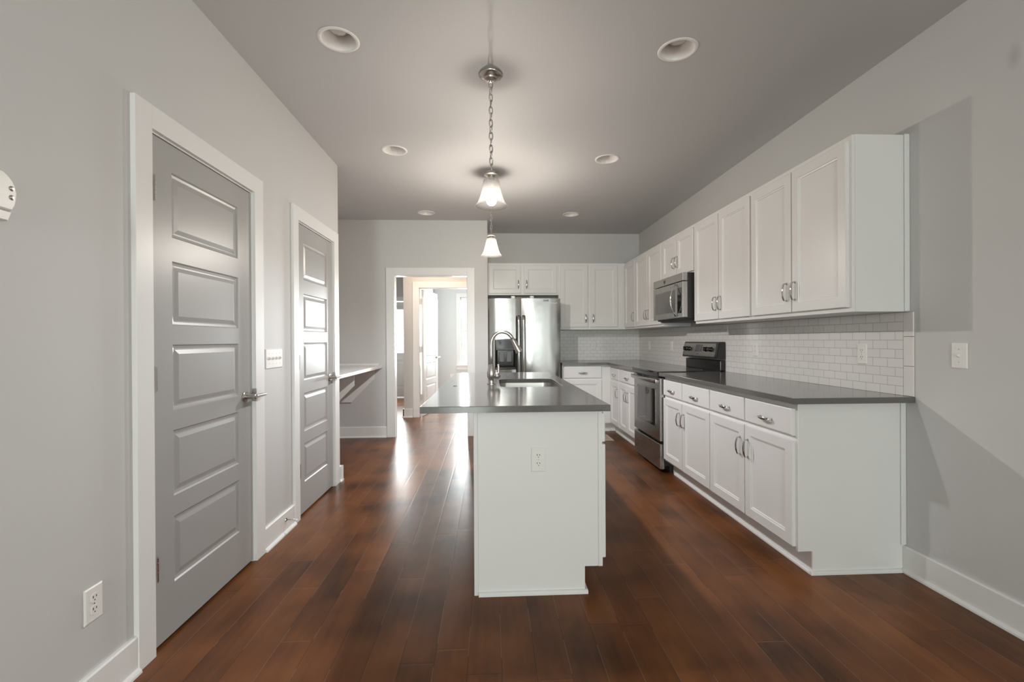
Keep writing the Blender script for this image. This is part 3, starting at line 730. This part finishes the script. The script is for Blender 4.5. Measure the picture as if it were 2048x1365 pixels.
tube(hb_, [(fx_+.046, fy_, ZCT+.06), (fx_+.049, fy_, ZCT+.085), (fx_+.050, fy_, ZCT+.115), (fx_+.048, fy_, ZCT+.135)], [.014, .0105, .0085, .0075], 10)
fc.part('lever', hb_, NICKEL, angle=45)
tag(link('hole_cover', lathe(bmesh.new(), [(0, .002), (.011, .002), (.013, .001), (.013, 0), (0, 0)], (-.231, 3.054, ZCT+.0003), n=16), BLACKM), 'tiny dark disc lying on the island top near its left edge', 'cover')

# ------------------------------------------------------------------ outlets and switches
def plate_frame(c, N):
    N = Vector(N); U = Z_.cross(N).normalized(); return face_frame(c, U, Z_, N)
def outlet(c, N, label, gfci=False, group='white duplex wall outlets', name='wall_outlet'):
    P = plate_frame(c, N); t = Thing(name, label, 'outlet', c, group)
    bm = bmesh.new(); w, h = .070, .115
    Q = lambda a, b, n: P(a-w/2, b-h/2, n)
    r0 = loops_panel(bm, Q, w, h, [(0, .0004), (0, .003), (.004, .006)]); t.part('plate', bm, PLATE)
    for s in (-1, 1):
        bz = s*.0195; r = bmesh.new()
        pts = [(max(-.0135, min(.0135, .0175*math.cos(q*2*PI/24))), .0145*math.sin(q*2*PI/24)) for q in range(24)]
        prism(r, pts, lambda a, b: P(a, b+bz, .005), lambda a, b: P(a, b+bz, .0075))
        o = t.part('receptacle', r, PLATE)
        sl = bmesh.new()
        for a, hh in ((-.006, .008), (.006, .0065)):
            prism(sl, [(a-.0015, bz+.004-hh/2), (a+.0015, bz+.004-hh/2), (a+.0015, bz+.004+hh/2), (a-.0015, bz+.004+hh/2)], lambda x, z: P(x, z, .0072), lambda x, z: P(x, z, .0078))
        prism(sl, [(.0022*math.cos(q*PI/4), bz-.007+.0024*math.sin(q*PI/4)) for q in range(8)], lambda x, z: P(x, z, .0072), lambda x, z: P(x, z, .0078))
        t.part('slots', sl, SLOT, parent=o)
    sc = bmesh.new(); prism(sc, [(.0025*math.cos(q*PI/4), .0025*math.sin(q*PI/4)) for q in range(8)], lambda x, z: P(x, z, .0055), lambda x, z: P(x, z, .0066))
    t.part('screw', sc, NICKEL)
    return t
def switch(c, N, gangs, w, label, group='white light switches'):
    P = plate_frame(c, N); t = Thing('light_switch', label, 'switch', c, group); h = .117
    bm = bmesh.new(); Q = lambda a, b, n: P(a-w/2, b-h/2, n)
    loops_panel(bm, Q, w, h, [(0, .0004), (0, .003), (.004, .006)]); t.part('plate', bm, PLATE)
    for g in range(gangs):
        a0 = (g-(gangs-1)/2)*.046
        tg = bmesh.new(); prism(tg, [(-.012, .004), (.012, .004), (.010, .0085), (.004, .019), (-.001, .018), (-.006, .0085)], lambda b, n: P(a0-.004, b, n), lambda b, n: P(a0+.004, b, n))
        o = t.part('toggle', tg, PLATE)
        for b in (-.030, .030):
            sc = bmesh.new(); prism(sc, [(a0+.0025*math.cos(q*PI/4), b+.0025*math.sin(q*PI/4)) for q in range(8)], lambda x, z: P(x, z, .0055), lambda x, z: P(x, z, .0066))
            t.part('screw', sc, NICKEL)
    return t
outlet((XL, 1.585, .355), (1, 0, 0), 'white duplex outlet low on the left wall before the nearest door')
outlet((.2265, BY0-.003, .643), (0, -1, 0), 'white duplex outlet in the near end of the island')
outlet((XR-TS, 2.567, 1.122), (-1, 0, 0), 'white outlet on the tile nearest the end of the right counter')
outlet((XR-TS, 3.640, 1.130), (-1, 0, 0), 'white outlet on the tile just right of the stove backguard')
outlet((XR-TS, 5.372, 1.130), (-1, 0, 0), 'white outlet on the right tile just beyond the stove')
outlet((XR-TS, 6.142, 1.135), (-1, 0, 0), 'white outlet on the right tile close to the inside corner')
outlet((1.480, YB-TS, 1.130), (0, -1, 0), 'white outlet on the back wall tile right of the fridge')
outlet((-.86, 10.4, .40), (0, -1, 0), 'white outlet low on the bedroom wall left of its window')
switch((XL, 2.872, 1.111), (1, 0, 0), 4, .214, 'white four-gang light switch between the two left doors')
switch((XR, 2.022, 1.131), (-1, 0, 0), 1, .073, 'white single light switch on the right wall past the counter end')

# ------------------------------------------------------------------ recessed lights
GR = 'unlit recessed ceiling lights'
where = ['large, nearest on the left above the first door', 'large, nearest on the right before the wall cabinets', 'on the left in the middle row', 'on the right in the middle row', 'farthest on the left before the hall opening', 'farthest on the right above the corner']
def can_light(i, x, y):
    t = Thing('recessed_light', 'white recessed ceiling light, '+where[i], 'ceiling light', (x, y, ZC), GR)
    t.part('trim_ring', lathe(bmesh.new(), [(.083, .001), (.083, -.0015), (.088, -.0045), (.098, -.004), (.1025, -.0005), (.1025, .0), (.083, .001)], (x, y, ZC), n=40), CANW, smooth=True)
    t.part('baffle', lathe(bmesh.new(), [(.083, -.001), (.080, .010), (.073, .045), (.067, .085), (.066, .13), (0, .13)], (x, y, ZC), n=40), CANW, angle=50)
    t.part('bulb', lathe(bmesh.new(), [(.058, .129), (.060, .085), (.058, .066), (.048, .052), (.030, .043), (.012, .039), (0, .0385)], (x, y, ZC), n=32), CANB, smooth=True)
for i, (x, y) in enumerate(LIGHTS): can_light(i, x, y)

# ------------------------------------------------------------------ pendants
def pendant(x, y, label, seed, watts):
    t = Thing('pendant_lamp', label, 'lamp', (x, y, ZC), 'lit bell-shade pendant lamps over the island')
    t.part('canopy', lathe(bmesh.new(), [(0, 0), (.068, 0), (.068, -.004), (.060, -.013), (.042, -.018), (.038, -.020), (.036, -.028), (.024, -.034), (.008, -.036), (.006, -.044), (0, -.044)], (x, y, ZC-.0005), n=40), NICKEL, angle=45)
    zt, zb_ = ZC-.040, 2.182; n = 14; L = (zt-zb_)/n*1.22; bm = bmesh.new(); rr = random.Random(seed)
    for k in range(n):
        cz = zt-(k+.5)*(zt-zb_)/n; a = k*PI/2+rr.uniform(-.25, .25)+.4; ux = Vector((math.cos(a), math.sin(a), 0)); pts = []
        for q in range(17):
            w = 2*PI*q/16; pts.append(Vector((x, y, cz))+ux*(.0105*math.cos(w))+Z_*(L/2*max(-1, min(1, 1.12*math.sin(w)))))
        tube(bm, pts, .0029, 6, cap=False)
    t.part('chain', bm, NICKEL, smooth=True)
    cd = [Vector((x+.004*math.sin(k*1.7), y+.004*math.cos(k*1.3), zt-(zt-2.17)*k/20)) for k in range(21)]
    t.part('cord', tube(bmesh.new(), cd, .0016, 6), PLATE, smooth=True)
    t.part('cap', lathe(bmesh.new(), [(0, .036), (.006, .034), (.008, .022), (.026, .018), (.041, .010), (.041, .006), (.030, .003), (.020, .0), (.020, -.022), (.024, -.026), (0, -.026)], (x, y, 2.153), n=32), NICKEL, angle=45)
    prof = [(.026, 2.137), (.040, 2.135), (.0455, 2.128), (.049, 2.110), (.055, 2.075), (.065, 2.035), (.078, 2.003), (.0935, 1.980)]
    inn = [(r-.0035, z) for r, z in prof[::-1]]
    t.part('shade', lathe(bmesh.new(), [(r, z) for r, z in prof+inn], (x, y, 0), n=96), SHADE, smooth=True)
    t.part('bulb', lathe(bmesh.new(), [(0, 1.984), (.014, 1.987), (.024, 1.995), (.029, 2.008), (.029, 2.020), (.024, 2.036), (.017, 2.052), (.014, 2.066)], (x, y, 0), n=24), BULBM, smooth=True)
    l = bpy.data.lights.new('bulb_light', 'POINT'); l.energy = watts*1.17; l.shadow_soft_size = .024; l.color = (1, .99, .99)
    o = bpy.data.objects.new('bulb_light', l); COL.objects.link(o); o.location = (x, y, 2.013)
    t.part('socket', lathe(bmesh.new(), [(0, 2.126), (.017, 2.126), (.017, 2.066), (0, 2.066)], (x, y, 0), n=20), PLATE, angle=40)
pendant(.0115, 2.65, 'nearer lit pendant lamp with a frosted bell shade over the island', 1, BULB_W)
pendant(.0155, 4.20, 'farther lit pendant lamp with a frosted bell shade in front of the fridge cabinets', 2, BULB_FAR_W)

# ------------------------------------------------------------------ refrigerator
fr = Thing('refrigerator', 'stainless side-by-side refrigerator with a dark dispenser', 'refrigerator', (.445, 6.2, 0))
fr.part('body', B((-.008, 5.94, .012), (.895, 6.56, 1.735), .006), DARKSTEEL)
FY = 5.868
def fr_door(x0, x1, z0, z1, hole=None):
    bm = bmesh.new(); nx = 14
    xs = sorted(set([x0+(x1-x0)*k/nx for k in range(nx+1)]+([hole[0], hole[1]] if hole else [])))
    zs = [z0, z1] if not hole else [z0, hole[2], hole[3], z1]
    def yf(x):
        s = (2*(x-x0)/(x1-x0)-1); return FY+.014*s*s*s*s+.006*s*s
    g = {}
    def V(x, y, z):
        k = (round(x, 5), round(y, 5), round(z, 5))
        if k not in g: g[k] = bm.verts.new((x, y, z))
        return g[k]
    for xa, xb in zip(xs, xs[1:]):
        for zA, zB in zip(zs, zs[1:]):
            if hole and xa >= hole[0]-1e-6 and xb <= hole[1]+1e-6 and abs(zA-hole[2]) < 1e-6: continue
            bm.faces.new((V(xa, yf(xa), zA), V(xb, yf(xb), zA), V(xb, yf(xb), zB), V(xa, yf(xa), zB)))
    yb = 5.936
    for z in (z0, z1):
        for xa, xb in zip(xs, xs[1:]): bm.faces.new((V(xa, yf(xa), z), V(xb, yf(xb), z), V(xb, yb, z), V(xa, yb, z)))
    for x in (x0, x1):
        for zA, zB in zip(zs, zs[1:]): bm.faces.new((V(x, yf(x), zA), V(x, yf(x), zB), V(x, yb, zB), V(x, yb, zA)))
    return bm
DH = (.063, .326, .843, 1.224)
dl = fr.part('door', fr_door(-.010, .387, .075, 1.742, DH), FRIDGE, angle=40)
dr = fr.part('door', fr_door(.395, .897, .075, 1.742), FRIDGE, angle=40)
def flat_handle(x):
    bm = bmesh.new(); pts = [(x, 5.866, 1.515), (x, 5.845, 1.52), (x, 5.822, 1.505), (x, 5.815, 1.45), (x, 5.812, 1.1), (x, 5.815, .70), (x, 5.822, .645), (x, 5.845, .63), (x, 5.866, .635)]
    tube(bm, pts, [(.019, .009)]*9, 12, flat=X_); return bm
fr.part('handle', flat_handle(.362), FRIDGE, parent=dl, smooth=True)
fr.part('handle', flat_handle(.424), FRIDGE, parent=dr, smooth=True)
# dispenser: frame, control strip, cavity
bm = bmesh.new(); x0, x1, z0, z1 = DH
P = face_frame((x0, FY+.006, z0), X_, Z_, -Y_)
rings = []
w, h = x1-x0, z1-z0
for (a0, b0, a1, b1, n) in ((-.004, -.004, w+.004, h+.004, -.012), (-.004, -.004, w+.004, h+.004, .011), (.004, .004, w-.004, h-.004, .013), (.012, .022, w-.012, .245, .010), (.030, .045, w-.030, .238, -.050)):
    rings.append([bm.verts.new(P(a, b, n)) for a, b in ((a0, b0), (a1, b0), (a1, b1), (a0, b1))])
for a, b in zip(rings, rings[1:]):
    for k in range(4): bm.faces.new((a[k], a[(k+1) % 4], b[(k+1) % 4], b[k]))
bm.faces.new(rings[-1])
dp = fr.part('dispenser', bm, BLACK, parent=dl)
bm = B((x0+.012, FY-.010, z0+.262), (x1-.012, FY-.0055, z1-.014), .002); fr.part('control_strip', bm, DISPLAY, parent=dl)
bm = B((x0+.035, FY-.009, z0+.252), (x1-.045, FY-.005, z0+.258), .001); box(bm, (x0+.05, FY+.03, z0+.09), (x0+.115, FY+.05, z0+.22), .006); box(bm, (x0+.145, FY+.03, z0+.09), (x0+.21, FY+.05, z0+.22), .006)
fr.part('paddle', bm, DARKSTEEL, parent=dl)
bm = B((.0, 5.93, .012), (.885, 5.95, .07), .003); fr.part('toe_grille', bm, BLACKM)
bm = B((.27, 5.885, 1.743), (.32, 5.96, 1.775), .006); fr.part('hinge_cover', bm, PLATE)
bm = B((.51, 5.885, 1.743), (.56, 5.96, 1.775), .006); fr.part('hinge_cover', bm, PLATE)
fr.part('top_bar', B((.30, 5.95, 1.74), (.53, 5.99, 1.77), .004), DARKSTEEL)
PF = lambda cx, cz, yy: (lambda a, b, n: Vector((cx+a, yy-n, cz+b)))
def yfr(x): s = 2*(x-.395)/.502-1; return FY+.014*s**4+.006*s*s
fr.part('badge', text_bm('Gold', .034, PF(.712, 1.715, yfr(.712)-.0008), bold=.0008), LOGO_D, parent=dr)
fr.part('logo', text_bm('Whirlpool', .022, PF(.808, 1.683, yfr(.808)-.0022), bold=.0004), LOGO_W, parent=dr)
bm = B((.462, yfr(.47)-.0012, 1.655), (.466, yfr(.47)+.004, 1.695)); box(bm, (.468, yfr(.48)-.0012, 1.648), (.492, yfr(.48)+.004, 1.652)); fr.part('sticker_mark', bm, LOGO_D, parent=dr)

# ------------------------------------------------------------------ range
SY0, SY1 = 4.1175, 4.8665; SYC = (SY0+SY1)/2
rg = Thing('kitchen_range', 'stainless electric range with a black glass cooktop in the right counter run', 'stove', (1.83, SYC, 0))
bm = B((1.575, SY0, .06), (2.14, SY1, .905), .003); box(bm, (1.62, SY0+.01, 0.0), (2.12, SY1-.01, .06)); rg.part('body', bm, BLACKM)
ck = B((1.506, SY0-.003, .906), (2.10, SY1+.003, .921), .004)
rg.part('cooktop', ck, GLASSBLK)
RINGM = mat('burner_mark', (.20, .19, .185), .3)
for bx_, by_, r in ((1.66, SY0+.19, .105), (1.66, SY1-.19, .085), (1.92, SY0+.19, .085), (1.92, SY1-.19, .105)):
    rg.part('burner_ring', lathe(bmesh.new(), [(r, 0), (r, .0004), (r-.003, .0004), (r-.003, 0)], (bx_, by_, .9212), n=40, close=True), RINGM)
rg.part('front_trim', B((1.512, SY0, .868), (1.575, SY1, .9055), .004), BLACK)
od = rg.part('oven_door', B((1.531, SY0+.002, .285), (1.574, SY1-.002, .862), .005), STEEL)
wb = bmesh.new(); Pw = face_frame((1.531, SY0+.118, .405), Y_, Z_, -X_); ww, wh = .515, .345
rr_ = rrect(0, 0, ww, wh, .02, 4); prism(wb, rr_, lambda a, b: Pw(a, b, -.001), lambda a, b: Pw(a, b, .0015))
rg.part('window', wb, OVENW, parent=od)
wb = bmesh.new(); o1_ = rrect(-.010, -.010, ww+.010, wh+.010, .028, 4)
va = [wb.verts.new(Pw(a, b, .0005)) for a, b in o1_]; vb = [wb.verts.new(Pw(a, b, .003)) for a, b in o1_]; vc = [wb.verts.new(Pw(a, b, .003)) for a, b in rr_]; vd = [wb.verts.new(Pw(a, b, .001)) for a, b in rr_]
for p0, p1 in ((va, vb), (vb, vc), (vc, vd)):
    n = len(p0)
    for k in range(n): wb.faces.new((p0[k], p0[(k+1) % n], p1[(k+1) % n], p1[k]))
rg.part('window_trim', wb, STEEL, parent=od)
hp = []
for k in range(15):
    s = -1+2*k/14; hp.append((1.505-.030*(1-s*s)-.004, SYC+s*.362, .832))
hb2 = tube(bmesh.new(), hp, [(.021, .009)]*15, 12, flat=Z_)
for s in (-1, 1): box(hb2, (1.497, SYC+s*.352-.012, .818), (1.533, SYC+s*.352+.012, .848), .003)
rg.part('handle', hb2, STEEL, parent=od, angle=40)
rg.part('storage_drawer', B((1.531, SY0+.002, .030), (1.574, SY1-.002, .262), .006), STEEL)
# backguard
head = [(2.143, 1.186), (2.084, 1.186), (2.054, 1.030), (2.143, 1.022)]
bg_ = prism_y(head, SY0, SY1); bmesh.ops.bevel(bg_, geom=bg_.edges[:], offset=.006, segments=2, affect='EDGES')
cp_ = rg.part('control_panel', bg_, BLACK)
rg.part('riser', B((2.092, SY0+.004, .918), (2.143, SY1-.004, 1.016), .008), BLACK)
nb = Vector((-.156, 0, .030)).normalized()      # outward normal of the sloped face
vb_ = Vector((.030, 0, .156)).normalized()
Pb = face_frame(Vector((2.054, SY1, 1.030))+nb*.0005, -Y_, vb_, nb)
wl = SY1-SY0
fs = bmesh.new(); prism(fs, rrect(.022, .018, wl-.045, .142, .006, 3), lambda a, b: Pb(a, b, -.002), lambda a, b: Pb(a, b, .0025)); rg.part('fascia', fs, STEEL, parent=cp_)
ds = bmesh.new(); prism(ds, [(.290, .060), (.430, .060), (.430, .130), (.290, .130)], lambda a, b: Pb(a, b, .002), lambda a, b: Pb(a, b, .0045)); rg.part('display', ds, DISPLAY, parent=cp_)
for a in (.075, .155, .525, .625):
    kb = lathe(bmesh.new(), [(0, .0), (.024, 0), (.024, .004), (.019, .008), (.018, .024), (.015, .028), (0, .028)], Pb(a, .085, .002), nb, 20)
    cpt = Pb(a, .085, .03); box(kb, (cpt.x-.006, cpt.y-.004, cpt.z-.018), (cpt.x+.008, cpt.y+.004, cpt.z+.018), .002)
    rg.part('knob', kb, BLACK, parent=cp_, angle=40)
rg.part('logo', text_bm('Whirlpool', .012, lambda a, b, n: Pb(.36+a, .036+b, .0026+n), depth=.0003), LOGO_D, parent=cp_)

# ------------------------------------------------------------------ microwave
MY0, MY1 = 4.108, 4.858
mw = Thing('microwave', 'stainless over-the-range microwave above the stove', 'microwave', (1.95, (MY0+MY1)/2, 1.4))
mw.part('body', B((1.788, MY0, 1.400), (XR-.009, MY1, 1.8185), .003), BLACKM)
mw.part('vent_base', prism_y([(1.80, 1.4005), (1.84, 1.386), (2.12, 1.386), (2.14, 1.4005)], MY0+.01, MY1-.01), BLACKM)
mw.part('top_band', B((1.742, MY0, 1.745), (1.7875, MY1, 1.8185), .003), STEEL)
md = mw.part('door', B((1.742, MY0, 1.412), (1.7875, MY1, 1.7395), .003), STEEL)
Pm = face_frame((1.742, MY0, 1.412), Y_, Z_, -X_)
wb = bmesh.new(); prism(wb, rrect(.175, .055, .690, .268, .006, 3), lambda a, b: Pm(a, b, -.001), lambda a, b: Pm(a, b, .0012)); mw.part('window', wb, mat('microwave_window', (.10, .093, .088), .12), parent=md)
wb = bmesh.new(); prism(wb, rrect(.028, .040, .118, .275, .004, 3), lambda a, b: Pm(a, b, -.001), lambda a, b: Pm(a, b, .0014)); mw.part('keypad', wb, GLASSBLK, parent=md)
wb = bmesh.new(); prism(wb, [(.035, .238), (.111, .238), (.111, .268), (.035, .268)], lambda a, b: Pm(a, b, .001), lambda a, b: Pm(a, b, .0022)); mw.part('display', wb, DISPLAY, parent=md)
hp = []
for k in range(13):
    s = -1+2*k/12; hp.append(Pm(.150, .164+s*.150, .006+.050*(1-s*s)))
mw.part('handle', tube(bmesh.new(), hp, [(.011-.004*abs(-1+2*k/12)**2, .005) for k in range(13)], 10, flat=Y_), CHROME, parent=md, smooth=True)
Pe = face_frame((1.742, 4.545, 1.782), -Y_, Z_, -X_)
em = bmesh.new()
pts = [(.017*math.cos(q*PI/12), .020*math.sin(q*PI/12)) for q in range(25)]
tube(em, [Pe(a, b, .0008) for a, b in pts], .0011, 6, cap=False)
tube(em, [Pe(-.009, .008, .0008), Pe(0, -.008, .0008), Pe(.009, .008, .0008)], .0014, 6)
mw.part('emblem', em, LOGO_D)

# ------------------------------------------------------------------ desk in the nook
dk = Thing('wall_desk', 'white built-in desk shelf on brackets in the nook beside the farther door', 'desk', (-1.65, 5.0, .87))
dk.part('desk_top', B((NOOK+.001, LEND+.001, .872), (-1.3535, YOW-.001, .905), .003), TRIM)
dk.part('back_lip', B((NOOK+.001, YOW-.020, .9055), (-1.40, YOW-.001, .930), .002), TRIM)
br = [(NOOK+.001, .8715), (-1.453, .8715), (-1.453, .732), (-1.735, .446), (NOOK+.001, .446)]
for y in (YOW-.022, 5.0, LEND+.03): dk.part('bracket', prism_y(br, y, y+.020), TRIM)

# ------------------------------------------------------------------ small items
ds = Thing('door_stop', 'brass-coloured spring door stop on the baseboard between the left doors', 'door stop', (XL+.015, 2.99, .085))
ds.e['label'] = 'thin metal door stop on the baseboard between the left doors'
ds.part('base', lathe(bmesh.new(), [(0, 0), (.012, 0), (.011, .005), (.005, .007), (0, .007)], (XL+.0152, 2.99, .085), X_, 16), NICKEL, angle=40)
ds.part('rod', tube(bmesh.new(), [(XL+.02, 2.99, .085), (XL+.075, 2.995, .081)], .0038, 8), NICKEL, smooth=True)
ds.part('rubber_tip', tube(bmesh.new(), [(XL+.073, 2.995, .081), (XL+.088, 2.996, .080)], .0065, 10), PLATE)
vt = Thing('floor_register', 'tan metal floor register beyond the island by the corner cabinets', 'vent', (1.405, 5.64, 0))
bm = bmesh.new()
for lo, hi in (((1.345, 5.47), (1.370, 5.82)), ((1.450, 5.47), (1.475, 5.82)), ((1.370, 5.47), (1.450, 5.50)), ((1.370, 5.79), (1.450, 5.82))): box(bm, (*lo, .0002), (*hi, .006), .0015)
vt.part('frame', bm, VENTM)
bm = B((1.370, 5.50, .0002), (1.450, 5.79, .001))
vt.part('damper', bm, SLOT)
bm = bmesh.new()
for k in range(17): box(bm, (1.370, 5.505+k*.0168, .001), (1.450, 5.512+k*.0168, .004))
vt.part('grille', bm, VENTM)
# white plastic wall fixture at the left edge
fx = Thing('wall_fixture', 'white rounded plastic wall fixture with two screws at the left edge', 'wall fixture', (XL, 1.26, 1.6))
P = lambda y, z, n: Vector((XL+n, y, z))
def fixture_shell(out, depth):
    bm = bmesh.new(); rings = []
    cy_, cz_ = sum(q[0] for q in out)/len(out), sum(q[1] for q in out)/len(out)
    for s, n in ((1, .0005), (1, depth-.010), (.96, depth-.003), (.90, depth)):
        rings.append([bm.verts.new(P(cy_+(y-cy_)*s, cz_+(z-cz_)*s, n)) for y, z in out])
    for a, b in zip(rings, rings[1:]):
        for k in range(len(a)): bm.faces.new((a[k], a[(k+1) % len(a)], b[(k+1) % len(a)], b[k]))
    bm.faces.new(rings[-1]); return bm
fx.part('body', fixture_shell([(1.13, 1.572), (1.303, 1.567), (1.3105, 1.580), (1.3150, 1.598), (1.3165, 1.618), (1.3130, 1.636), (1.3055, 1.650), (1.2950, 1.661), (1.2800, 1.671), (1.13, 1.676)], .037), PLATE)
fx.part('lower_lip', fixture_shell([(1.13, 1.541), (1.2985, 1.541), (1.3080, 1.5655), (1.13, 1.5705)], .034), PLATE)
for z in (1.628, 1.604): fx.part('screw', lathe(bmesh.new(), [(0, 0), (.0075, 0), (.007, .002), (.0055, .0025), (.004, .005), (0, .0055)], (XL+.036, 1.300, z), X_, 16), NICKEL, angle=40)
